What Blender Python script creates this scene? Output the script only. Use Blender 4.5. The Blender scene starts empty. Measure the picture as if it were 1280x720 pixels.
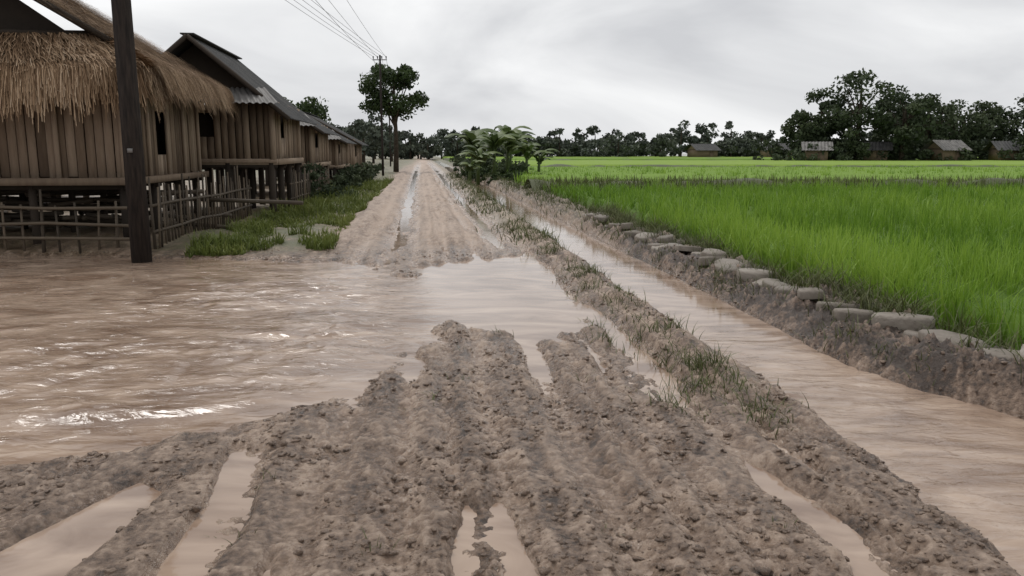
import bpy, math, numpy as np
from mathutils import Vector
rng=np.random.default_rng(7)
S=bpy.context.scene
ANG=math.atan(.113)
def cx(y): return .5-.113*y

# ---------------- noise ----------------
_T=[np.random.default_rng(100+i).random((256,256)) for i in range(6)]
def vn(x,y,k=0):
    t=_T[k%6]; x=np.asarray(x,float)+k*37.7; y=np.asarray(y,float)+k*17.3
    xi=np.floor(x).astype(int); yi=np.floor(y).astype(int); fx=x-xi; fy=y-yi
    fx=fx*fx*fx*(fx*(fx*6-15)+10); fy=fy*fy*fy*(fy*(fy*6-15)+10)
    a=t[xi&255,yi&255];b=t[(xi+1)&255,yi&255];c=t[xi&255,(yi+1)&255];d=t[(xi+1)&255,(yi+1)&255]
    return (a*(1-fx)+b*fx)*(1-fy)+(c*(1-fx)+d*fx)*fy-.5
def fbm(x,y,o=4,k=0,g=.5):
    r=0;a=1.
    for i in range(o):
        ca,sa=math.cos(.6*i),math.sin(.6*i)
        r=r+a*vn((x*ca-y*sa)*2**i,(x*sa+y*ca)*2**i,k+i); a*=g
    return r
def ss(a,b,x):
    t=np.clip((x-a)/(b-a),0,1); return t*t*(3-2*t)
def sdf(px,py,poly):
    d=np.full(px.shape,1e9); ins=np.zeros(px.shape,bool); n=len(poly)
    for i in range(n):
        ax,ay=poly[i]; bx,by=poly[(i+1)%n]
        ex,ey=bx-ax,by-ay; wx,wy=px-ax,py-ay
        t=np.clip((wx*ex+wy*ey)/(ex*ex+ey*ey),0,1)
        d=np.minimum(d,(wx-ex*t)**2+(wy-ey*t)**2)
        if ey!=0:
            c=((ay>py)!=(by>py))&(px<ex*(py-ay)/ey+ax); ins^=c
    d=np.sqrt(d); return np.where(ins,-d,d)

FLOOD=[(-1.12,5.2),(-.5,6.7),(-.75,8.6),(-1.4,10.8),(-2.6,12.0),(-4.6,12.3),(-7,12.7),(-30,13.2),(-30,-6),(-9,-3),(-5.2,1.6),(-2.9,3.6),(-2.0,4.3)]
CROSS=[(-1.5,11.2),(-.3,12.4),(.33,13.0),(.62,10),(.85,7.6),(.4,6.8),(0,6.9),(-.6,7.6),(-1.3,9)]
PUD=[(-2.15,3.05),(-1.86,3.78),(-1.70,3.66),(-1.70,2.83),(-1.7,2.2),(-2.6,2.0)]
WL=-.03
CAV={}
def H(x,y,store=False):
    x=np.asarray(x,float);y=np.asarray(y,float)
    s=x-cx(y)
    wob=.10*vn(y*.5,0*y,1)+.04*vn(y*1.7,0*y,2)
    near=1-ss(25,60,y)
    lum=fbm(s*4.5,y*3.4,5,0,.58)
    rd=.5-np.abs(fbm(s*9,y*7,3,3,.6))*2
    ch=np.maximum(0,fbm(s*17,y*13,3,1,.65)-.02)
    ch2=np.maximum(0,fbm(s*34,y*28,2,4,.6))
    strk=fbm(s*6,y*.5,3,2); st2=fbm(s*11,y*.6,3,3)
    churn=.3+.7*ss(-.25,.25,fbm(s*1.8,y*.6,3,5))
    h=.010+.018*lum*near+(.036*ch+.020*ch2)*near*churn+.018*strk+.010*st2
    cav=.5+1.1*ch+.8*ch2+.25*lum  # hollows darker, crumbs lighter: shade between clods put into the mud colour
    smooth_=np.zeros_like(h)
    pz=fbm(s*2.6,y*.6,4,1); pool=ss(.24,.42,pz)*ss(2.0,1.7,np.abs(s)); h=h-.05*pool
    for c,w,d,k in [(-1.0,.13,.038,1),(-.10,.08,.045,2),(.36,.10,.07,3),(.62,.05,.025,0),(.86,.07,.028,4),(1.22,.10,.042,5),(-.35,.05,.022,5),(-.6,.07,.028,0),(-1.45,.1,.03,2),(1.5,.05,.02,1)]:
        m=.6+.9*vn(y*.45,0*y+3,k)
        gz=np.exp(-((s-c-wob)/w)**2)
        h=h-d*np.clip(m+.1,0.2,1.1)*gz; smooth_=np.maximum(smooth_,gz)
        h=h+.22*d*np.exp(-((s-c-wob-w*1.7)/(w*.7))**2)+.22*d*np.exp(-((s-c-wob+w*1.7)/(w*.7))**2)
        h=h+.005*gz*np.sin(y*48+7*s+3*lum)*ss(9,5,y)
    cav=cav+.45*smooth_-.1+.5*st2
    far=ss(12.5,15,y)
    h=h+far*(.12*np.exp(-(s/.45)**2)-.085*np.exp(-((np.abs(s)-.85)/.22)**2)+.16*np.exp(-((s+1.75)/.4)**2)+.018)
    cav=cav+far*.5
    v=ss(-1.9,-2.8,s)*ss(12.0,13.2,y)
    h=h*(1-v)+v*(.10+.12*fbm(x*1.2,y*1.2,3,1)+.02*lum)
    h=h+.05*np.exp(-((s-1.62)/.2)**2)*(1+2*fbm(s*2,y*1.5,2,4))*ss(4,7,y)+.02*np.exp(-((s-1.6)/.3)**2)
    wr=2.80+.5*ss(5.8,4.2,y)+.12*vn(y*1.3,0*y,5); wl=1.95+.16*vn(y*1.1,0*y,3)+.1*vn(y*3.5,0*y,4)
    c=ss(wl-.14,wl+.14,s)*ss(wr+.1,wr-.12,s)
    h=h*(1-c)+c*(-.14+.02*lum)
    b=ss(wr-.05,wr+.22,s)*ss(4.2+.5*ss(5.8,4.2,y),3.7,s)
    h=h+b*(.13+.16*fbm(s*3,y*2.2,4,2)+.08*ch+.03*rd)
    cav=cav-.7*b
    r=ss(3.7,4.3,s); h=h*(1-r)+r*(.0+.02*lum)
    e=.3*fbm(x*1.1,y*1.1,4,4)
    f=sdf(x,y,FLOOD)+e+.25*fbm(x*4,y*4,3,2); m=ss(.12,-.5,f); h=h*(1-m)+m*(-.13)
    f=sdf(x,y,CROSS)+.6*e+.2*fbm(x*4,y*4,3,3); m=ss(.10,-.22,f); h=h*(1-m)+m*(-.075+.02*lum)
    f=sdf(x,y,PUD)+.25*e; m=ss(.05,-.09,f); h=h*(1-m)+m*(-.08)
    if store: CAV['v']=cav
    return h

# ---------------- mesh builder ----------------
class MB:
    def __init__(s): s.v=[];s.f=[];s.r=[];s.n=0
    def add(s,v,f,r=0.5):
        v=np.asarray(v,float).reshape(-1,3); f=np.asarray(f,int).reshape(-1,4)
        s.v.append(v); s.f.append(f+s.n)
        s.r.append(np.full(len(v),r) if np.isscalar(r) else np.asarray(r,float)); s.n+=len(v)
    def obj(s,name,mat,parent=None,smooth=False,extra=None):
        v=np.concatenate(s.v);f=np.concatenate(s.f);r=np.concatenate(s.r)
        me=bpy.data.meshes.new(name)
        me.vertices.add(len(v)); me.vertices.foreach_set('co',v.ravel())
        me.loops.add(len(f)*4); me.loops.foreach_set('vertex_index',f.ravel().astype(np.int32))
        me.polygons.add(len(f)); me.polygons.foreach_set('loop_start',np.arange(0,len(f)*4,4,dtype=np.int32))
        me.update(calc_edges=True)
        if smooth: me.polygons.foreach_set('use_smooth',np.ones(len(f),bool))
        a=me.attributes.new('rnd','FLOAT','POINT'); a.data.foreach_set('value',r)
        if extra is not None:
            a=me.attributes.new('cav','FLOAT','POINT'); a.data.foreach_set('value',np.broadcast_to(extra,(len(v),)).astype(float).ravel())
        me.materials.append(mat)
        o=bpy.data.objects.new(name,me); S.collection.objects.link(o)
        if parent: o.parent=parent
        return o
    def box(s,c,d,r=.5,rz=0.,tilt=None):
        x,y,z=[q/2 for q in d]
        v=np.array([[-x,-y,-z],[x,-y,-z],[x,y,-z],[-x,y,-z],[-x,-y,z],[x,-y,z],[x,y,z],[-x,y,z]])
        if rz:
            ct,st=math.cos(rz),math.sin(rz); v=np.stack([v[:,0]*ct-v[:,1]*st,v[:,0]*st+v[:,1]*ct,v[:,2]],1)
        s.add(v+np.array(c),[[0,3,2,1],[4,5,6,7],[0,1,5,4],[1,2,6,5],[2,3,7,6],[3,0,4,7]],r)
    def tube(s,pts,rad,n=8,r=.5):
        pts=np.array(pts,float);rad=np.broadcast_to(np.array(rad,float),(len(pts),))
        V=[]
        for i,p in enumerate(pts):
            d=pts[min(i+1,len(pts)-1)]-pts[max(i-1,0)]; d/=np.linalg.norm(d)+1e-9
            u=np.cross(d,[0,0,1] if abs(d[2])<.9 else [1,0,0]);u/=np.linalg.norm(u);w=np.cross(d,u)
            a=np.arange(n)/n*2*math.pi
            V.append(p+rad[i]*(np.cos(a)[:,None]*u+np.sin(a)[:,None]*w))
        F=[]
        for i in range(len(pts)-1):
            for j in range(n): F.append([i*n+j,i*n+(j+1)%n,(i+1)*n+(j+1)%n,(i+1)*n+j])
        b=(len(pts)-1)*n
        if n==8: F+= [[b,b+1,b+2,b+3],[b,b+3,b+4,b+5],[b,b+5,b+6,b+7],[0,3,2,1],[0,5,4,3],[0,7,6,5]]
        s.add(np.concatenate(V),F,r)
    def blades(s,p,h,w,lean,seg=3,r=None,az=None,curl=1.6):
        n=len(p); az=rng.random(n)*2*math.pi if az is None else az
        d=np.stack([np.cos(az),np.sin(az),0*az],1); fa=az+math.pi/2+rng.normal(0,.6,n)
        sd=np.stack([np.cos(fa),np.sin(fa),0*fa],1)
        rows=[]
        for i in range(seg+1):
            t=i/seg
            c=p+d*(lean*h*t**curl)[:,None]; c[:,2]+=h*t*(1-.35*lean*t)
            ww=w*(1-.85*t**1.8)
            rows.append(c-sd*ww[:,None]/2);rows.append(c+sd*ww[:,None]/2)
        V=np.stack(rows,1)
        k=2*(seg+1)
        F=np.array([[2*i,2*i+1,2*i+3,2*i+2] for i in range(seg)])
        F=(np.arange(n)[:,None,None]*k+F[None]).reshape(-1,4)
        r=rng.random(n) if r is None else r
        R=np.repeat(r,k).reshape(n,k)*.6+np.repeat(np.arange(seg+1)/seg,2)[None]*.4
        s.add(V.reshape(-1,3),F,R.ravel())
    def leaves(s,p,size,r,flat=.0):
        n=len(p); a=rng.normal(size=(n,3)); a[:,2]*=(1-flat); a/=np.linalg.norm(a,axis=1)[:,None]
        b=np.cross(a,rng.normal(size=(n,3))); b/=np.linalg.norm(b,axis=1)[:,None]
        sz=(size*(.6+.8*rng.random(n)))[:,None]
        V=np.stack([p-a*sz*.5,p-b*sz*.28,p+a*sz*.5,p+b*sz*.28],1)
        s.add(V.reshape(-1,3),np.arange(4*n).reshape(-1,4),np.repeat(r,4))

def empty(name,loc=(0,0,0),rz=0):
    e=bpy.data.objects.new(name,None); e.location=loc; e.rotation_euler=(0,0,rz); S.collection.objects.link(e); return e

# ---------------- materials ----------------
def mat(name,cols,rough=.8,spec=.3,attr=True,nscale=6,nmix=.3,bump=0,bscale=40,trans=None,noise_stretch=None):
    m=bpy.data.materials.new(name);m.use_nodes=True;nt=m.node_tree;N=nt.nodes;L=nt.links
    b=N['Principled BSDF'];b.inputs['Roughness'].default_value=rough;b.inputs['Specular IOR Level'].default_value=spec
    tc=N.new('ShaderNodeTexCoord'); src=tc.outputs['Object']
    if noise_stretch:
        mp=N.new('ShaderNodeMapping');mp.inputs['Scale'].default_value=noise_stretch;L.new(src,mp.inputs[0]);src=mp.outputs[0]
    no=N.new('ShaderNodeTexNoise');no.inputs['Scale'].default_value=nscale;no.inputs['Detail'].default_value=6;L.new(src,no.inputs['Vector'])
    fac=no.outputs['Fac']
    if attr:
        at=N.new('ShaderNodeAttribute');at.attribute_name='rnd'
        mx=N.new('ShaderNodeMix');mx.inputs[0].default_value=nmix
        L.new(at.outputs['Fac'],mx.inputs[2]);L.new(no.outputs['Fac'],mx.inputs[3]);fac=mx.outputs[0]
    cr=N.new('ShaderNodeValToRGB');e=cr.color_ramp.elements
    lo,hi=(.05,.95) if attr else (.32,.68)
    for i,c in enumerate(cols):
        p=lo+(hi-lo)*i/(len(cols)-1)
        if i==0: el=e[0]
        elif i==len(cols)-1: el=e[-1]
        else: el=e.new(p)
        el.position=p; el.color=(*c,1)
    L.new(fac,cr.inputs[0]);L.new(cr.outputs[0],b.inputs['Base Color'])
    if bump:
        n2=N.new('ShaderNodeTexNoise');n2.inputs['Scale'].default_value=bscale;n2.inputs['Detail'].default_value=5;L.new(src,n2.inputs['Vector'])
        bp=N.new('ShaderNodeBump');bp.inputs['Strength'].default_value=bump;bp.inputs['Distance'].default_value=.02;L.new(n2.outputs['Fac'],bp.inputs['Height']);L.new(bp.outputs[0],b.inputs['Normal'])
    if trans:
        tr=N.new('ShaderNodeBsdfTranslucent');L.new(cr.outputs[0],tr.inputs[0]);ms=N.new('ShaderNodeMixShader');ms.inputs[0].default_value=trans
        L.new(b.outputs[0],ms.inputs[1]);L.new(tr.outputs[0],ms.inputs[2]);L.new(ms.outputs[0],N['Material Output'].inputs[0])
    return m

M_thatch=mat('thatch',[(.05,.03,.018),(.19,.12,.07),(.40,.28,.18),(.55,.42,.30)],.9,.1,nmix=.2,nscale=2)
M_thbase=mat('thatch_under',[(.06,.04,.025),(.13,.085,.05)],.95,.1,attr=False)
M_board=mat('weathered_boards',[(.085,.062,.046),(.24,.18,.13),(.44,.35,.27)],.85,.15,nmix=.45,nscale=5,bump=.4,bscale=20,noise_stretch=(3,3,.5))
M_dark=mat('dark_timber_and_shade',[(.02,.016,.013),(.06,.046,.035)],.85,.2,nscale=8)  # timber tone, also on dark fills that stand in for shade
M_bamboo=mat('bamboo',[(.03,.024,.018),(.09,.07,.05),(.17,.13,.09)],.7,.3,nscale=6)
M_tin=mat('corrugated_tin',[(.028,.028,.029),(.065,.063,.06)],.6,.3,attr=False,nscale=1.5)
M_tin2=mat('corrugated_grey',[(.10,.095,.09),(.20,.19,.18)],.6,.3,attr=False,nscale=2)
M_pole=mat('pole_wood',[(.014,.011,.01),(.04,.03,.025)],.8,.25,attr=False,nscale=5,bump=.5,bscale=12,noise_stretch=(6,6,.7))
M_wire=mat('wire_black',[(.02,.02,.02),(.03,.03,.03)],.5,.3,attr=False)
M_rice=mat('rice_leaves',[(.04,.085,.010),(.14,.26,.024),(.32,.46,.065)],.5,.3,nmix=.3,nscale=.6,trans=.3)
M_ricec=mat('rice_canopy',[(.035,.07,.012),(.14,.23,.035),(.24,.33,.07)],.8,.1,nmix=.35,nscale=1.2,bump=1,bscale=9)
M_grass=mat('verge_grass',[(.05,.07,.018),(.13,.165,.035),(.25,.26,.08)],.6,.25,nmix=.3,nscale=1,trans=.2)
M_weed=mat('muddy_weeds',[(.04,.045,.018),(.09,.105,.035),(.17,.18,.07)],.6,.3,trans=.15)
M_leaf=mat('tree_leaves',[(.018,.032,.012),(.04,.065,.02),(.08,.11,.035)],.6,.3,nmix=.15,nscale=.3,trans=.15)
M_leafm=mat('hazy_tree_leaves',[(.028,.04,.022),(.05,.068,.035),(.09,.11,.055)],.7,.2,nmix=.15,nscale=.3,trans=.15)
M_leafd=mat('far_leaves_haze_tint',[(.055,.067,.058),(.085,.10,.078),(.125,.14,.10)],.8,.1,nmix=.2,nscale=.1)  # greens paled and greyed: distance haze put into the leaf colour
M_bark=mat('bark',[(.03,.024,.018),(.07,.055,.04)],.9,.2,attr=False,nscale=6)
M_ban=mat('banana_leaf',[(.045,.07,.022),(.09,.13,.04),(.17,.21,.08)],.5,.3,nmix=.3,nscale=2,trans=.25)
M_stone=mat('flat_stone',[(.12,.10,.08),(.20,.17,.14),(.30,.265,.225)],.6,.4,nmix=.5,nscale=9,bump=.6,bscale=25)

def mud_mat():
    m=bpy.data.materials.new('wet_mud');m.use_nodes=True;nt=m.node_tree;N=nt.nodes;L=nt.links;b=N['Principled BSDF']
    ge=N.new('ShaderNodeNewGeometry');sx=N.new('ShaderNodeSeparateXYZ');L.new(ge.outputs['Position'],sx.inputs[0])
    def noise(sc,det=8,rg=.6):
        n=N.new('ShaderNodeTexNoise');n.inputs['Scale'].default_value=sc;n.inputs['Detail'].default_value=det;n.inputs['Roughness'].default_value=rg;L.new(ge.outputs['Position'],n.inputs['Vector']);return n.outputs['Fac']
    n1=noise(3.5);n2=noise(30);n3=noise(.9,3)
    def ramp(src,pts):
        c=N.new('ShaderNodeValToRGB');e=c.color_ramp.elements
        for i,(p,col) in enumerate(pts):
            el=e[0] if i==0 else (e[-1] if i==len(pts)-1 else e.new(p))
            el.position=p;el.color=(*col,1)
        L.new(src,c.inputs[0]);return c.outputs[0]
    def mth(op,a,bb,cl=False):
        q=N.new('ShaderNodeMath');q.operation=op;q.use_clamp=cl
        for i,t in enumerate((a,bb)):
            if hasattr(t,'links'): L.new(t,q.inputs[i])
            else: q.inputs[i].default_value=t
        return q.outputs[0]
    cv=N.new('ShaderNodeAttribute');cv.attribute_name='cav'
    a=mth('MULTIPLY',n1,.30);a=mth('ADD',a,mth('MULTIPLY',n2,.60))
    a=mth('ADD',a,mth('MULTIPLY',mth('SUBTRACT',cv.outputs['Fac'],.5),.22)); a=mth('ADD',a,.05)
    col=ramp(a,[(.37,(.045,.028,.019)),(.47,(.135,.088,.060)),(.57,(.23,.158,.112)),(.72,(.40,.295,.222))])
    at=N.new('ShaderNodeAttribute');at.attribute_name='rnd'
    gm=ramp(n2,[(.35,(.055,.06,.022)),(.65,(.13,.13,.05))])
    gf=mth('MULTIPLY',at.outputs['Fac'],ramp(n1,[(.35,(.35,.35,.35)),(.55,(1,1,1))]),True)
    mx=N.new('ShaderNodeMix');mx.data_type='RGBA';L.new(gf,mx.inputs[0]);L.new(col,mx.inputs[6]);L.new(gm,mx.inputs[7]);L.new(mx.outputs[2],b.inputs['Base Color'])
    wet=mth('ADD',mth('MULTIPLY',n3,.9),mth('MULTIPLY',sx.outputs[2],8.0)); wet=mth('ADD',wet,mth('MULTIPLY',mth('SUBTRACT',n2,.5),.6))
    ro=N.new('ShaderNodeMapRange');L.new(wet,ro.inputs[0]);ro.inputs[1].default_value=.35;ro.inputs[2].default_value=1.0;ro.inputs[3].default_value=.14;ro.inputs[4].default_value=.55
    L.new(ro.outputs[0],b.inputs['Roughness']);b.inputs['Specular IOR Level'].default_value=.65
    bp=N.new('ShaderNodeBump');bp.inputs['Strength'].default_value=.9;bp.inputs['Distance'].default_value=.03
    bh=mth('ADD',noise(24,10,.7),mth('MULTIPLY',noise(80,6,.7),.4));L.new(bh,bp.inputs['Height']);L.new(bp.outputs[0],b.inputs['Normal'])
    return m
M_mud=mud_mat()
def water_mat():
    m=bpy.data.materials.new('muddy_water');m.use_nodes=True;nt=m.node_tree;N=nt.nodes;L=nt.links;b=N['Principled BSDF']
    ge=N.new('ShaderNodeNewGeometry')
    def noise(sc,det,dist,scale=(1,1,1)):
        mp=N.new('ShaderNodeMapping');mp.inputs['Scale'].default_value=scale;mp.inputs['Rotation'].default_value=(0,0,.25);L.new(ge.outputs['Position'],mp.inputs[0])
        n=N.new('ShaderNodeTexNoise');n.inputs['Scale'].default_value=sc;n.inputs['Detail'].default_value=det;n.inputs['Distortion'].default_value=dist;L.new(mp.outputs[0],n.inputs['Vector']);return n.outputs['Fac']
    n=noise(1.6,7,1.5,(.6,1.4,1))
    c=N.new('ShaderNodeValToRGB');e=c.color_ramp.elements;e[0].position=.33;e[0].color=(.20,.132,.093,1);e[1].position=.68;e[1].color=(.42,.315,.24,1)
    L.new(n,c.inputs[0]);L.new(c.outputs[0],b.inputs['Base Color'])
    b.inputs['Roughness'].default_value=.06;b.inputs['IOR'].default_value=1.38;b.inputs['Specular IOR Level'].default_value=.7
    bp=N.new('ShaderNodeBump');bp.inputs['Distance'].default_value=.03
    L.new(noise(7,5,1.0,(.55,1.4,1)),bp.inputs['Height'])
    at=N.new('ShaderNodeAttribute');at.attribute_name='rnd'
    q=N.new('ShaderNodeMath');q.operation='MULTIPLY';q.inputs[1].default_value=.8;L.new(at.outputs['Fac'],q.inputs[0]);L.new(q.outputs[0],bp.inputs['Strength'])
    L.new(bp.outputs[0],b.inputs['Normal'])
    return m
M_water=water_mat()

# ---------------- ground ----------------
def grid(xs,ys,zf,rf):
    X,Y=np.meshgrid(xs,ys); Z=zf(X,Y); R=rf(X,Y,Z)
    V=np.stack([X,Y,Z],2).reshape(-1,3); nx=len(xs);ny=len(ys)
    i=(np.arange(ny-1)[:,None]*nx+np.arange(nx-1)[None]).ravel()
    F=np.stack([i,i+1,i+1+nx,i+nx],1); return V,F,R.ravel()
def geo(a,b,st,g):
    r=[];v=a
    while v<b: r.append(v); v+=st; st*=g
    return r+[b]
xs=np.array([-x for x in geo(9,900,.1,1.12)][::-1]+list(np.arange(-8.95,-3.0,.06))+list(np.arange(-3.0,3.9,.0145))+list(np.arange(3.9,8,.06))+geo(8,900,.1,1.12))
ys=[-40,-25,-15,-8,-4,-2,0,.8,1.3]+list(np.arange(1.6,2.4,.03))
y=2.4
while y<900: ys.append(y); y+=max(.013,.0045*y) if y<60 else .03*y
ys=np.array(ys+[1000])
def rf(X,Y,Z):
    s=X-cx(Y)
    g=ss(-2.0,-2.6,s)*ss(12.2,13.2,Y)*(1-.6*ss(-4.4,-5,s)*ss(60,30,Y))
    g=np.maximum(g,ss(3.9,4.4,s)); g=np.maximum(g,ss(60,110,Y)*ss(1.2,2.0,np.abs(s)))
    g=np.maximum(g,.35*ss(3.3,3.6,s)+0*s); g=np.maximum(g,.5*ss(14,20,Y)*ss(1.0,1.5,s)*(s<2))
    g=np.maximum(g,.4*ss(14,20,Y)*ss(2.7,3.1,s))
    return g
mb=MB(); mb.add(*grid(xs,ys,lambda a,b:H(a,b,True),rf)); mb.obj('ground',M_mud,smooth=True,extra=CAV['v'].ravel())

# water
def WZ(X,Y):
    f=ss(.3,-1.0,sdf(X,Y,FLOOD)); s=X-cx(Y)
    f=f*ss(2,5,Y)+.0
    c=ss(1.6,1.9,s)*.5*ss(8,5.5,Y)
    a=np.maximum(f,c)
    u=X*.9+.35*Y+1.2*fbm(X*.5,Y*.5,2,2); v=Y-.2*X+1.2*fbm(X*.6,Y*.6,2,3)
    patch=.5+1.0*ss(-.1,.3,fbm(X*.45,Y*.6,2,5))
    return WL+a*(.032*fbm(u*1.1,v*2.6,4,1,.6)+.014*np.abs(fbm(u*3,v*5,3,4)))*patch
def WR(X,Y,Z):
    s=X-cx(Y); return np.clip(.06+ss(.3,-.8,sdf(X,Y,FLOOD))+.8*ss(1.6,1.9,s)*ss(8,5,Y),0,1)
wx=np.array(geo(0,20,.2,1.2)); wx=np.concatenate([-9-wx[::-1][:-1],np.arange(-9,4.2,.03)])
wy=np.concatenate([[-5,-2,0],np.arange(1.5,14,.03),np.array(geo(14,90,.2,1.05))])
mb=MB(); mb.add(*grid(wx,wy,WZ,WR)); mb.obj('flood_water',M_water,smooth=True)

# mud clods
q=np.linspace(-1,1,3)
cube=[(a,b,c) for a in q for b in q for c in q if max(abs(a),abs(b),abs(c))==1]
idx={p:i for i,p in enumerate(cube)}
CF=[]
for ax in range(3):
    for sg in (-1,1):
        for i in range(2):
            for j in range(2):
                def P(a,b):
                    t=[0,0,0];t[ax]=float(sg);t[(ax+1)%3]=float(q[a]);t[(ax+2)%3]=float(q[b]);return idx[tuple(t)]
                f=[P(i,j),P(i+1,j),P(i+1,j+1),P(i,j+1)]
                CF.append(f if sg>0 else f[::-1])
CV0=np.array(cube,float); CV=CV0/np.linalg.norm(CV0,axis=1)[:,None]**.7; CF=np.array(CF)
def lumps(mb,p,sz,fl=.6,jit=.25,r=None,base=None):
    base=CV if base is None else base
    n=len(p); V=base[None]*(1+jit*rng.normal(size=(n,len(base),3)))
    sc=sz[:,None]*np.stack([1+.5*rng.random(n),.7+.5*rng.random(n),fl*(.7+.6*rng.random(n))],1)
    V=V*sc[:,None]; a=rng.random(n)*6.28; c,s_=np.cos(a)[:,None],np.sin(a)[:,None]
    V=np.stack([V[:,:,0]*c-V[:,:,1]*s_,V[:,:,0]*s_+V[:,:,1]*c,V[:,:,2]],2)+p[:,None]
    F=(np.arange(n)[:,None,None]*len(base)+CF[None]).reshape(-1,4)
    mb.add(V.reshape(-1,3),F,np.repeat(rng.random(n)*0 if r is None else r,len(base)))
n=26000
yy=2.3+10.5*rng.random(n)**1.6; s=-3.0+6.7*rng.random(n); xx=s+cx(yy); hh=H(xx,yy)
k=(hh>WL+.008)&(fbm(xx*3.2,yy*1.4,3,5)>.02); xx,yy,hh=xx[k],yy[k],hh[k]
sz=.004+.017*rng.random(len(xx))**4
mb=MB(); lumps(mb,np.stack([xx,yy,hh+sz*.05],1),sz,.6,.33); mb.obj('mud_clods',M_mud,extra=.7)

# flat stone slabs set into the bund: irregular polygons with thickness
mb=MB()
yv=3.8
while yv<18:
    sv=3.24+.28*float(ss(9.4,5,np.array(yv)))+rng.normal(0,.07); x=sv+cx(yv)
    gx=x+np.array([-.12,0,.12,0,0]); gy=yv+np.array([0,0,0,-.12,.12])
    z=float(H(gx,gy).max())+.0
    m=8; a=np.arange(m)/m*6.283+rng.normal(0,.16,m); R_=(.135+.06*rng.random())*(1+rng.normal(0,.16,m)); rot=rng.random()*3
    el=1.25; px=np.cos(a)*R_*el; py=np.sin(a)*R_*.85
    X_=px*math.cos(rot)-py*math.sin(rot); Y_=px*math.sin(rot)+py*math.cos(rot)
    tx_,ty_=rng.normal(0,.07,2); th=.035+.02*rng.random()
    def ring(k_,dz): return np.stack([x+X_*k_,yv+Y_*k_,z+dz+X_*k_*tx_+Y_*k_*ty_],1)
    V=np.concatenate([ring(1,-th*1.5),ring(1.02,th*.2),ring(.93,th*.75)])
    F=[[i+l*8,(i+1)%8+l*8,(i+1)%8+8+l*8,i+8+l*8] for l in (0,1) for i in range(8)]+[[16,17,18,19],[16,19,20,21],[16,21,22,23]]
    mb.add(V,F,rng.random()); yv+=.27+.17*rng.random()
mb.obj('stepping_stones',M_stone)

# ---------------- rice ----------------
paddies=[(3.2,29,.10),(33,62,.55),(70,108,.9),(116,140,.45),(148,200,.8)]
mb=MB()
def rice(y0,y1,dens,nb,w,hm,tn=.5):
    A=(y1-y0)*(.78*y1+4); n=int(A*dens)
    yy=y0+(y1-y0)*rng.random(n); xx=-6+(.82*y1+8)*rng.random(n)
    s=xx-cx(yy); k=(s>3.95+.15*vn(yy*1.5,yy*0,1))&(xx<.8*yy+1.5); xx,yy=xx[k],yy[k]
    xx=np.repeat(xx,nb)+rng.normal(0,.045,len(xx)*nb); yy=np.repeat(yy,nb)+rng.normal(0,.045,len(yy)*nb)
    hv=hm*(.7+.45*rng.random(len(xx)))*(1+.35*fbm(xx*.5,yy*.5,3,2))
    tone=np.clip(tn+1.1*fbm(xx*.35,yy*.16,3,4)+rng.normal(0,.25,len(xx)),0,1)
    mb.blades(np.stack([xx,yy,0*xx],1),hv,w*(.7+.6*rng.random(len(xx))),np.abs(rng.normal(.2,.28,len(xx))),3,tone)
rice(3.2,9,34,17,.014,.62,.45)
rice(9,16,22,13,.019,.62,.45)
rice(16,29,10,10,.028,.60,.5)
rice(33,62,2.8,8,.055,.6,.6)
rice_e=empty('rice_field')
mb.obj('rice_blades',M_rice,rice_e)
mb=MB()
for i,(a,b,tn) in enumerate(paddies):
    yv=np.array(list(np.linspace(a,b,60))); u=np.linspace(0,1,90)**1.3
    V=[];
    for yq in yv:
        x0=cx(yq)+4.25; x1=yq*1.3+30
        xq=x0+(x1-x0)*u; z=(.26 if i==0 else .45)+.05*fbm(xq*.8,yq*.8+0*xq,3,1)+(.04*i)
        if yq==yv[0] or yq==yv[-1]: z=0*z
        z[0]=0
        V.append(np.stack([xq,0*xq+yq,z],1))
    V=np.concatenate(V); ii=(np.arange(59)[:,None]*90+np.arange(89)[None]).ravel()
    mb.add(V,np.stack([ii,ii+1,ii+91,ii+90],1),tn)
mb.obj('rice_canopy',M_ricec,rice_e,True)
mb=MB()
for a,b in ((29.3,32.6),(63,69),(109,115),(141,147)):
    yv=np.linspace(a,b,9); u=np.linspace(0,1,240)
    V=[]
    for j,yq in enumerate(yv):
        x0=cx(yq)+3.6; xq=x0+(yq*1.3+30-x0)*u; V.append(np.stack([xq,yq+0*xq,.06+.42*math.sin(math.pi*j/8)*(1+.6*fbm(xq*.6,yq+0*xq,2,1))],1))
    ii=(np.arange(8)[:,None]*240+np.arange(239)[None]).ravel()
    mb.add(np.concatenate(V),np.stack([ii,ii+1,ii+241,ii+240],1),.2)
n=9000; yy=29.2+3.6*rng.random(n); xx=cx(yy)+3.7+rng.random(n)*(yy*.8+4)
mb.blades(np.stack([xx,yy,0*xx+.15],1),.3+.35*rng.random(n),np.full(n,.04),rng.random(n),3)
mb.obj('paddy_bunds',M_weed,None,True)

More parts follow.
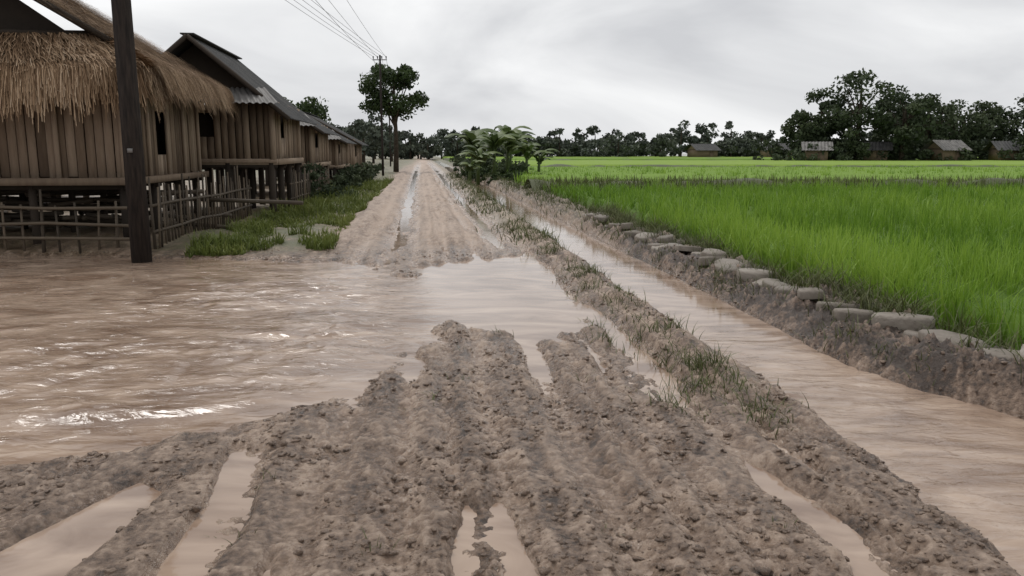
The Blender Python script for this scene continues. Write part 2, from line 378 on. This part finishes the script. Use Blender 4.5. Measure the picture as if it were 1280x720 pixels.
# ---------------- grass ----------------
mb=MB()
n=32000; yy=12.3+30*rng.random(n)**1.7; s=-4.2+2.3*rng.random(n); xx=s+cx(yy)
k=(fbm(xx*1.3,yy*.9,3,3)>-.10)&(s<-1.95-.3*vn(yy,0*yy,2)); xx,yy=xx[k],yy[k]
hh=H(xx,yy); k=hh>WL; xx,yy,hh=xx[k],yy[k],hh[k]
m=len(xx)
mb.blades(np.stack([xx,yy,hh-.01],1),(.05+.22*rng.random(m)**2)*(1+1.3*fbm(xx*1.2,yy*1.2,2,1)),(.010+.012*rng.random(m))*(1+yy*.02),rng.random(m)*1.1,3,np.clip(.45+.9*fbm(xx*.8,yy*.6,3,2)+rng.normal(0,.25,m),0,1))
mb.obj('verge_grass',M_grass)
mb=MB()
def tufts(mb,cs,cy,num,hm,spread=.1,w=.008):
    for a,b,c_,h_ in zip(cs,cy,num,hm):
        x=a+cx(b)+rng.normal(0,spread,c_); y_=b+rng.normal(0,spread,c_)
        z=H(x,y_); k_=z>WL-.02; x,y_,z=x[k_],y_[k_],z[k_]; c_=len(x)
        if c_: mb.blades(np.stack([x,y_,z-.01],1),h_*(.4+.8*rng.random(c_)),np.full(c_,w)*(.7+.6*rng.random(c_)),.2+rng.random(c_),3)
n=110; yv=4.6+13*rng.random(n)**1.3; tufts(mb,1.55+.2*rng.normal(size=n),yv,[int(t) for t in 14+30*rng.random(n)],.06+.13*rng.random(n),.09,.007)
n=190; yv=3.4+16*rng.random(n); tufts(mb,3.70+.18*rng.normal(size=n),yv,[34]*n,.12+.28*rng.random(n),.1,.010)
n=80; yv=4+12*rng.random(n); tufts(mb,2.98+.12*rng.normal(size=n),yv,[16]*n,.06+.12*rng.random(n),.06,.007)
n=160; yv=14+40*rng.random(n); tufts(mb,np.where(rng.random(n)<.5,1.55,3.3)+.25*rng.normal(size=n),yv,[26]*n,.15+.25*rng.random(n),.22,.018)
n=26; yv=2.9+7*rng.random(n); tufts(mb,-1.4+2.8*rng.random(n),yv,[9]*n,.03+.06*rng.random(n),.05,.005)
mb.obj('bank_weeds',M_weed)

# ---------------- huts ----------------
def thatch(mb,A,B,C,D,n,droop=.3,ln=.46,w=.02):
    A,B,C,D=[np.array(t,float) for t in (A,B,C,D)]
    nrm=np.cross(B-A,D-A); nrm/=np.linalg.norm(nrm)
    if nrm[2]<0: nrm=-nrm
    rows=int(max(2,np.linalg.norm((D-A))/.2))
    u=rng.random(n); row=rng.integers(0,rows,n); v=(row+.35*rng.random(n))/rows
    last=rng.random(n)<.3; v=np.where(last,.86+.1*rng.random(n),v)
    top=A+(B-A)*u[:,None]; bot=D+(C-D)*u[:,None]; dr=bot-top; Ld=np.linalg.norm(dr,axis=1)[:,None]; dr=dr/Ld
    p=top+(bot-top)*v[:,None]; sd=np.cross(dr,nrm); cl=fbm(u*40,row*3.3,2,1)
    dr=dr+sd*(rng.normal(0,.2,n)+.3*cl)[:,None]
    l=ln*(.5+.9*rng.random(n))*(1+.6*cl); base=.02+.09*rng.random(n)**2
    V=[]
    for i in range(4):
        t=i/3*l; q_=p+dr*t[:,None]; over=np.maximum(0,(v*Ld[:,0]+t)-Ld[:,0])
        q_=q_+nrm*(base+.07*i/3*rng.random(n))[:,None]; q_[:,2]-=over*droop*2; q_-= (dr*np.array([1,1,0]))*over[:,None]*.55
        ww=w*(1-.6*i/3)
        V+= [q_-sd*ww/2,q_+sd*ww/2]
    V=np.stack(V,1);F=np.array([[0,1,3,2],[2,3,5,4],[4,5,7,6]]);F=(np.arange(n)[:,None,None]*8+F).reshape(-1,4)
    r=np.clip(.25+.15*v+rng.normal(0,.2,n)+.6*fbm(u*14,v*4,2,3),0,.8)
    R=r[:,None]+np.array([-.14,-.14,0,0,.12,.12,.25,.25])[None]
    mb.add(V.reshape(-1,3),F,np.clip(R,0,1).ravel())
def quad(mb,A,B,C,D,r=.5): mb.add([A,B,C,D],[[0,1,2,3]],r)
def wall(mb,p0,p1,z0,z1,bw=.14,skip=None):
    p0=np.array(p0,float);p1=np.array(p1,float);L=np.linalg.norm(p1-p0);n=int(L/bw);a=math.atan2(*(p1-p0)[::-1])
    for i in range(n):
        t=(i+.5)/n
        if skip and any(a_<t*L<b_ for a_,b_,_,_ in skip):
            for a_,b_,za,zb in skip:
                if a_<t*L<b_:
                    c=p0+(p1-p0)*t
                    mb.box((c[0],c[1],(z0+za)/2),(bw*.93,.03,za-z0),rng.random(),a); mb.box((c[0],c[1],(z1+zb)/2),(bw*.93,.03,z1-zb),rng.random(),a)
            continue
        c=p0+(p1-p0)*t; o=rng.normal(0,.008); dz=rng.normal(0,.02)
        mb.box((c[0]-math.sin(a)*o,c[1]+math.cos(a)*o,(z0+z1)/2+dz),(bw*(.86+.1*rng.random()),.025,z1-z0),rng.random(),a)
def corr(mb,A,B,C,D,per=.12,amp=.018):
    A,B,C,D=[np.array(t,float) for t in (A,B,C,D)]
    L=np.linalg.norm(B-A);n=int(L/per*6)+1;u=np.linspace(0,1,n);nrm=np.cross(B-A,D-A);nrm/=np.linalg.norm(nrm)
    V=[]
    for t in (0,.5,1):
        V.append(A+(D-A)*t+(B-A+( (C-D)-(B-A))*t)*u[:,None]+nrm*(amp*np.sin(u*L/per*2*math.pi))[:,None])
    i=(np.arange(2)[:,None]*n+np.arange(n-1)).ravel()
    mb.add(np.concatenate(V),np.stack([i,i+1,i+1+n,i+n],1),.5)
def stilts(mb,W,Dp,fz,ny=4,nx=4,r=.08):
    for i in range(nx):
        for j in range(ny):
            x=-W*i/(nx-1)-.05*(1 if i==0 else -1);y=Dp*j/(ny-1)
            mb.tube([(x,y,-.3),(x+rng.normal(0,.02),y,fz)],[r,r*.9],8,rng.random())
    for j in range(ny): mb.box((-W/2,Dp*j/(ny-1),fz-.06),(W+.2,.1,.12),.3)

e=empty('thatched_hut',(-6.45,13.5,.05),ANG); W,Dp,fz=6.2,4.4,1.05; wt=2.85
mb=MB(); stilts(mb,W,Dp,fz,4,5,.07); mb.obj('stilts',M_dark,e)
mb=MB(); mb.box((-W/2,Dp/2,fz+.03),(W+.3,Dp+.3,.06),.3); mb.box((-W/2,-.2,fz+.02),(W+.3,.1,.12),.3);mb.box((.16,Dp/2,fz+.02),(.07,Dp+.3,.12),.3); mb.obj('floor',M_board,e)
mb=MB(); wall(mb,(-W,0),(0,0),fz+.06,wt,.15,[(1.2,2.2,1.5,2.3)]); wall(mb,(0,0),(0,Dp),fz+.06,wt,.15,[(1.6,2.3,1.5,2.3)]); wall(mb,(-W,Dp),(0,Dp),fz+.06,wt,.3); wall(mb,(-W,0),(-W,Dp),fz+.06,wt,.3)
for i in range(7): mb.box((-W*i/6,-.05,1.95),(.07,.06,1.7),.95)
for i in range(5): mb.box((.05,Dp*i/4,1.95),(.06,.07,1.7),.95)
mb.obj('walls',M_board,e)
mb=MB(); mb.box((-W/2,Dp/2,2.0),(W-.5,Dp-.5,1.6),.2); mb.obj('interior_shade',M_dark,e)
rx,rz=-3.1,5.15; ex,ez=.62,2.84; lx=-6.82
mb=MB()
quad(mb,(rx,-.25,rz),(rx,Dp+.4,rz),(ex,Dp+.4,ez),(ex,-.25,ez)); quad(mb,(rx,-.25,rz-.01),(lx,-.25,ez),(lx,Dp+.4,ez),(rx,Dp+.4,rz-.01))
tz=3.38; tx=rx+(rz-tz)/(rz-ez)*(ex-rx); tl=rx-(rz-tz)/(rz-ez)*(rx-lx); sy,sz_=-.85,ez-.1
quad(mb,(tl,0,tz),(tx,0,tz),(ex,sy,sz_),(lx,sy,sz_)); quad(mb,(tx,-.02,tz),(ex,-.25,ez),(ex,sy,sz_),(tx,-.02,tz))
mb.obj('roof_deck',M_thbase,e)
mb=MB(); mb.add([(tl,.3,tz-.3),(tx,.3,tz-.3),(rx+.05,.3,rz-.1),(rx-.05,.3,rz-.1)],[[0,1,2,3]],.1); mb.tube([(rx,-.35,rz),(tx+.3,-.33,tz-.1)],.05,8,.6); mb.tube([(rx,-.35,rz),(tl-.3,-.33,tz-.1)],.05,8,.6); mb.tube([(tl,-.06,tz+.05),(tx,-.06,tz+.05)],.05,8,.5); mb.tube([(rx,0.1,tz),(rx,.1,rz)],.05,8,.5); mb.obj('gable_frame_and_shade',M_dark,e)  # dark sheet behind the poles stands in for shade in the open gable
mb=MB()
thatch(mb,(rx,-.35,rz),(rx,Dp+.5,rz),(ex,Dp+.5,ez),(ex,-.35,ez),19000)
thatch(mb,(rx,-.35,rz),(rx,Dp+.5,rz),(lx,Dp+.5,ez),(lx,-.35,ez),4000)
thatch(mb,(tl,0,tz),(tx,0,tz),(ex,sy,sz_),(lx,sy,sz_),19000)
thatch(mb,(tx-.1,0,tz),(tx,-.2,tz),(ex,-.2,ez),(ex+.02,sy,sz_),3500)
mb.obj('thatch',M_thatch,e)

def house(name,loc,W,Dp,fz,wz,rz,tin=M_tin,skirt=True,over=.5,win=True,bw=.16):
    e=empty(name,loc,ANG)
    mb=MB(); stilts(mb,W,Dp,fz,4,4,.09); mb.obj('stilts',M_dark,e)
    mb=MB(); mb.box((-W/2,Dp/2,fz+.03),(W+.2,Dp+.2,.08),.5)
    wall(mb,(-W,0),(0,0),fz+.07,wz,bw,[(W*.35,W*.6,fz+.6,wz-.3)] if win else None); wall(mb,(0,0),(0,Dp),fz+.07,wz,bw,[(1.2,2.0,fz+.6,wz-.3)] if win else None)
    wall(mb,(-W,0),(-W,Dp),fz+.07,wz,bw*2); wall(mb,(-W,Dp),(0,Dp),fz+.07,wz,bw*2)
    for x,y in ((0.03,-.03),(-W,-.03),(.03,Dp)): mb.box((x,y,(fz+wz)/2),(.12,.12,wz-fz),.9)
    mb.box((-W/2,-.03,fz+.02),(W+.25,.06,.14),.85); mb.box((.13,Dp/2,fz+.02),(.06,Dp,.14),.7)
    mb.obj('walls',M_board,e)
    mb=MB(); mb.box((-W/2,Dp/2,(fz+wz)/2),(W-.4,Dp-.4,wz-fz-.2),.15)  # dark box behind the boards stands in for interior shade
    gy=.1; mb.add([(-W,gy,wz),(0,gy,wz),(-W/2+.02,gy,rz-.15),(-W/2-.02,gy,rz-.15)],[[0,1,2,3]],.5)
    sl=(rz-wz)/(W/2); ez=wz-sl*over
    mb.tube([(-W/2,-over-.02,rz-.03),(over,-over-.02,ez-.03)],.055,8,.6); mb.tube([(-W/2,-over-.02,rz-.03),(-W-over,-over-.02,ez-.03)],.055,8,.6)
    mb.obj('gable_wall_and_shade_fill',M_dark,e)
    mb=MB(); corr(mb,(-W/2,-over,rz),(-W/2,Dp+over,rz),(over,Dp+over,ez),(over,-over,ez)); corr(mb,(-W/2,-over,rz),(-W/2,Dp+over,rz),(-W-over,Dp+over,ez),(-W-over,-over,ez))
    mb.box((-W/2,Dp/2,rz+.02),(.3,Dp+2*over,.03),.5); mb.obj('roof',tin,e)
    if skirt:
        mb=MB(); corr(mb,(-W+.1,-.05,wz+.28),(-.1,-.05,wz+.28),(.35,-1.0,wz-.12),(-W-.2,-1.0,wz-.12)); mb.obj('awning',M_tin2,e)
    return e
house('stilt_house',(-5.7,19.3,.05),3.3,4.0,1.3,2.75,4.15)
house('stilt_house',(-6.7,27.0,.05),3.8,4.5,1.1,2.5,3.75,M_tin,True)
house('wooden_house',(-7.6,35,.05),4.5,5,.9,2.2,3.4,M_tin,True)
house('wooden_house',(-8.6,44,.05),5,5,.7,2.2,3.6,M_tin,False)
house('stilt_house',(-11.6,22.0,.05),5,6,1.3,2.9,4.2,M_tin,False)

def fence(name,p0,p1,h,gap,rails,rail_ext=0,post=.03,jit=.1):
    p0=np.array(p0,float);p1=np.array(p1,float);L=np.linalg.norm(p1-p0);n=int(L/gap)
    mb=MB(); d=(p1-p0)/L
    for i in range(n+1):
        p=p0+d*(i*gap+rng.normal(0,gap*.12)); z=float(H(np.array([p[0]]),np.array([p[1]]))[0]); hh=h*(1+rng.normal(0,jit))
        if i%4==0: hh*=1.12
        mb.tube([(p[0],p[1],z-.15),(p[0]+rng.normal(0,.03),p[1]+rng.normal(0,.03),z+hh)],[post*(1.5 if i%4==0 else .9),post*.8],8,rng.random())
    for r_ in rails:
        m=6; pts=[(p0[0]+(p1[0]-p0[0])*t,p0[1]+(p1[1]-p0[1])*t-.045,r_+.05+rng.normal(0,.02)) for t in np.linspace(0,1,m)]
        mb.tube(pts,.026,8,.4+.4*rng.random())
    mb.obj(name,M_bamboo)
fence('bamboo_fence',(-13.5,12.75),(-5.85,12.75),.82,.3,[.18,.40,.68],post=.022)
fence('bamboo_fence',(-5.8,12.95),(-6.15,19.0),.95,.16,[.3,.7],post=.02)
fence('bamboo_fence',(-5.9,21.5),(-7.0,31),.9,.22,[.3,.7],post=.025)
mb=MB()
for i in range(110):
    x=-12+5.6*rng.random();y_=14.2+3*rng.random();z=.15+.7*rng.random()
    mb.tube([(x,y_,z),(x+1.2*rng.normal(),y_+.2*rng.normal(),z+.05*rng.normal())],.04,8,rng.random()*.6)
mb.obj('firewood_pile',M_bamboo)

# ---------------- poles & wires ----------------
def pole(name,x,y,h,r,lean=0,arm=1.5):
    e=empty(name,(x,y,0)); mb=MB(); mb.tube([(0,0,-.4),(lean*.3,0,h*.3),(lean*.6,0,h*.6),(lean,0,h)],[r,r*.93,r*.86,r*.75],8,.5); o=mb.obj('shaft',M_pole,e,False)
    mb=MB(); mb.box((lean,-.12,h-.3),(arm,.1 if arm>1.3 else .05,.12 if arm>1.3 else .05),.5)
    for k in (-.45,-.15,.15,.45): mb.tube([(lean+k*arm,-.12,h-.24),(lean+k*arm,-.12,h-.08)],[.03,.04],8,.5)
    mb.obj('crossarm',M_pole,e)
    return e
p1=pole('power_pole',-5.55,11.9,8.2,.155,-.02)
mb=MB(); mb.box((0.02,-.152,1.62),(.07,.02,.06)); mb.obj('number_plate',M_tin2,p1)
pole('power_pole',-8.6,5.5,8.2,.14)
pole('power_pole',-8.3,52,7.6,.08,0,.9)
pole('power_pole',-12.6,84,7.0,.08,0,.9)
mb=MB()
def wire(a,b,sag):
    t=np.linspace(0,1,24); a=np.array(a);b=np.array(b); p=a+(b-a)*t[:,None]; p[:,2]-=sag*4*t*(1-t); mb.tube(p,.008,6)
for k in (-.45,-.15,.15,.45):
    wire((-8.6+k*1.5,5.4,8.1),(-8.3+k*.9,51.9,7.5),.25)
    wire((-8.3+k*.9,51.9,7.5),(-12.6+k*.9,83.9,6.9),.25)
for k in (-.15,.45): wire((-5.57+k*1.5,11.78,8.1),(-8.3+k*.9,51.9,7.45),.3)
wire((-5.4,11.75,6.9),(-8.3,51.9,6.9),.3)
mb.obj('power_lines',M_wire)

# ---------------- trees ----------------
def crown(mb,c,R,Hc,ncl,nl,ls,sd,squash=1.):
    cl=rng.normal(size=(ncl,3)); cl/=np.linalg.norm(cl,axis=1)[:,None]; cl*=(.35+.65*rng.random(ncl)**.5)[:,None]
    cen=np.array(c)+cl*np.array([R,R,Hc])*.85
    rr=R*(.22+.2*rng.random(ncl))
    p=np.repeat(cen,nl,0); d=rng.normal(size=p.shape); d/=np.linalg.norm(d,axis=1)[:,None]
    rad=np.repeat(rr,nl)*(rng.random(len(p))**.45); p=p+d*rad[:,None]*np.array([1,1,.7])
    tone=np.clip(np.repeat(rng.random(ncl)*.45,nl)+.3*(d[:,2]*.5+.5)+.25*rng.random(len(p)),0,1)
    p[:,2]=np.maximum(p[:,2],.05)
    mb.leaves(p,ls,tone); return cen
def tree(name,x,y,h,R,ls,ncl=34,nl=110,mat_=M_leaf,cb=.35):
    e=empty(name,(x,y,0)); mb=MB(); ch=h*(1-cb)/2
    cen=crown(mb,(0,0,h-ch),R,ch,ncl,nl,ls,0); mb.obj('crown',mat_,e)
    mb=MB(); mb.tube([(0,0,-.3),(.1*rng.normal(),.1,h*.3),(.2*rng.normal(),0,h*.6),(0,0,h*.8)],[R*.09,R*.065,R*.045,R*.015],8)
    for c in cen[:14]:
        z=h*(.3+.3*rng.random()); mb.tube([(0,0,z),(c[0]*.5,c[1]*.5,z+(c[2]-z)*.6),tuple(c)],[R*.03,R*.02,R*.008],6)
    mb.obj('trunk',M_bark,e)
tree('broadleaf_tree',-8.9,62,9.0,2.5,.28,34,160)
tree('broadleaf_tree',-15.6,60,6.0,2.6,.3,24,110)
for x,y,h,R in [(45,106,13.0,4.6),(50,104,9.5,4.2),(56,110,10.0,4.5),(39.5,108,7.6,3.4),(61,112,8.8,4),(78,108,14.8,5.5),(72,112,11,4.5),(85,110,12.5,5),(67,114,9.5,4.2),(94,112,13,6),(53,112,11,4),(75,104,9,4.5),(42,110,10.5,3.6)]:
    tree('broadleaf_tree',x,y,h,R,.5,30,90,M_leafm,.12)
mb=MB();mt=MB()
N_=230
for i in range(N_):
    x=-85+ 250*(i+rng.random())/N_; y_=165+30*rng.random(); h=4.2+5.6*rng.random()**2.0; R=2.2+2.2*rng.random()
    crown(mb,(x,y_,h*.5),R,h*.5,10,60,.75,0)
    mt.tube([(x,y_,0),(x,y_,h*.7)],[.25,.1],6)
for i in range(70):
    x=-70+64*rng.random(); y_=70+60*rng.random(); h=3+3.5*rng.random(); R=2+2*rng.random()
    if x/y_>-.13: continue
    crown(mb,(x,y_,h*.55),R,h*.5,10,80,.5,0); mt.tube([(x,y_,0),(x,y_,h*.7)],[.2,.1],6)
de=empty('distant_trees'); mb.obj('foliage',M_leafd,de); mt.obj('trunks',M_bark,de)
mb=MB()
for i in range(130):
    x=34+75*rng.random(); y_=102+10*rng.random(); h=1.3+3.2*rng.random(); crown(mb,(x,y_,h*.5),1.6+1.2*rng.random(),h*.5,7,50,.45,0)
for i in range(34):
    y_=44+50*rng.random(); x=cx(y_)+ (3.4+2.5*rng.random()); h=.6+.9*rng.random(); crown(mb,(x,y_,h*.5),.9+.5*rng.random(),h*.5,7,50,.22,0)
for i in range(22):
    y_=24+34*rng.random(); x=cx(y_)-(3.0+1.0*rng.random()); h=.4+1.0*rng.random(); crown(mb,(x,y_,h*.5),.5+.4*rng.random(),h*.5,7,60,.13,0)
mb.obj('shrubs',M_leafm)
def far_house(x,y,W,Dp,h,rt,rot,t):
    e=empty('village_house',(x,y,0),rot); mb=MB(); mb.box((0,0,h/2+.4),(W,Dp,h-.4),.25); mb.box((W*.2,-Dp/2-.01,h*.45),(.9,.06,1.5),.05)
    for a in (-1,1):
        for b in (-1,1): mb.box((a*W*.45,b*Dp*.45,.3),(.2,.2,.7),.1)
    mb.obj('walls',M_board,e); mb=MB(); o=.6
    corr(mb,(-W/2-o,0,rt),(W/2+o,0,rt),(W/2+o,-Dp/2-o,h-.1),(-W/2-o,-Dp/2-o,h-.1),.4,.03); corr(mb,(-W/2-o,0,rt),(W/2+o,0,rt),(W/2+o,Dp/2+o,h-.1),(-W/2-o,Dp/2+o,h-.1),.4,.03)
    mb.obj('roof',t,e)
    mb=MB(); mb.add([(-W/2,-Dp/2,h),(-W/2,Dp/2,h),(-W/2,.05,rt-.1),(-W/2,-.05,rt-.1)],[[0,1,2,3]],.4); mb.obj('gable',M_board,e)
for a in [(39,104,2.6,3,1.9,2.9,-.3,M_tin2),(47,105,2.8,3,1.9,2.9,-.4,M_tin),(55,103,3.2,3,1.9,3.1,.25,M_tin2),(64,105,3.0,3,1.9,3.0,-.1,M_tin),(52,160,5,4,2,3.3,0,M_tin),(38,162,4.5,4,2.0,3.2,.3,M_tin)]: far_house(*a)

# ---------------- banana plants ----------------
def banana(x,y,h,n=9):
    e=empty('banana_plant',(x,y,0)); mb=MB(); mb.tube([(0,0,-.1),(.03,0,h*.3),(0.05,0,h*.5)],[.11,.08,.05],8,.4); mb.obj('stem',M_ban,e,True)
    mb=MB()
    for i in range(n):
        az=i*2.4+rng.normal(0,.4); L=h*(.45+.25*rng.random()); up=.7+.8*rng.random(); m=10; V=[]
        z0=h*(.30+.2*rng.random()); pos=np.array([0.05,0,z0]); th=up+.35
        d=np.array([math.cos(az),math.sin(az)]); sd=np.array([-d[1],d[0],0])
        wm=.13+.07*rng.random()
        for k in range(m):
            t=k/(m-1); w=wm*L/1.6*(math.sin(math.pi*min(1,.1+t*.9))**.6 if t<1 else .05)*(t>.12)+.015
            f1,f2=.6+.6*rng.random(),.6+.6*rng.random(); dz=np.array([0,0,w*(.3+.5*rng.random())])
            V+= [pos-sd*w*f1-dz,pos.copy(),pos+sd*w*f2-dz]
            pos=pos+np.array([d[0]*math.cos(th),d[1]*math.cos(th),math.sin(th)])*L/m; th-=(up+.9)/m*1.25
        F=[]
        for k in range(m-1):
            a=3*k; F+=[[a,a+1,a+4,a+3],[a+1,a+2,a+5,a+4]]
        mb.add(V,F,rng.random()*.9)
    mb.obj('leaves',M_ban,e,False)
for s_,y_,h in [(2.4,41,2.6),(3.3,42,3.6),(4.2,44,4.2),(5.1,43,3.1),(2.6,49,3.9),(4.8,48,3.4),(1.9,40,1.7),(6.2,46,2.5),(3.6,52,4.2)]:
    banana(s_+cx(y_),y_,h,13)
mb=MB()
for i in range(20):
    y_=39+12*rng.random(); x=cx(y_)+2.0+4*rng.random(); h=.4+.7*rng.random(); crown(mb,(x,y_,h*.5),.5+.4*rng.random(),h*.5,7,60,.14,0)
mb.obj('roadside_bush',M_leaf)

# ---------------- world, sun, camera ----------------
w=bpy.data.worlds.new('World');S.world=w;w.use_nodes=True;N=w.node_tree.nodes;L=w.node_tree.links;bg=N['Background']
sk=N.new('ShaderNodeTexSky');sk.sky_type='NISHITA';sk.sun_disc=False;sk.sun_elevation=math.radians(58);sk.sun_rotation=math.radians(-30)
hs=N.new('ShaderNodeHueSaturation');hs.inputs['Saturation'].default_value=.12;hs.inputs['Value'].default_value=.9;L.new(sk.outputs[0],hs.inputs['Color'])
tc=N.new('ShaderNodeTexCoord');mp=N.new('ShaderNodeMapping');mp.inputs['Scale'].default_value=(1,1,3.0);mp.inputs['Location'].default_value=(.3,.1,.2);L.new(tc.outputs['Generated'],mp.inputs[0])
no=N.new('ShaderNodeTexNoise');no.inputs['Scale'].default_value=2.2;no.inputs['Detail'].default_value=6;no.inputs['Roughness'].default_value=.5;no.inputs['Distortion'].default_value=.5;L.new(mp.outputs[0],no.inputs['Vector'])
cr=N.new('ShaderNodeValToRGB');e=cr.color_ramp.elements;e[0].position=.34;e[0].color=(6.3,6.4,6.65,1);e[1].position=.62;e[1].color=(10.,10.05,10.1,1);L.new(no.outputs['Fac'],cr.inputs[0])
mx=N.new('ShaderNodeMix');mx.data_type='RGBA';mx.inputs[0].default_value=.9;L.new(hs.outputs[0],mx.inputs[6]);L.new(cr.outputs[0],mx.inputs[7]);L.new(mx.outputs[2],bg.inputs[0]);bg.inputs[1].default_value=.1
sl=bpy.data.lights.new('sun','SUN');sl.energy=1.5;sl.angle=math.radians(18);sl.color=(1,.97,.93);so=bpy.data.objects.new('sun',sl);S.collection.objects.link(so)
so.rotation_euler=(math.radians(-32),0,math.radians(30))
cam=bpy.data.cameras.new('camera');cam.lens=28.125;cam.sensor_width=36;cam.clip_end=3000;co=bpy.data.objects.new('camera',cam);S.collection.objects.link(co)
co.location=(0,0,1.6);co.rotation_euler=(math.radians(90-9.65),0,0);S.camera=co
S.view_settings.view_transform='Standard';S.view_settings.look='None';S.view_settings.exposure=0
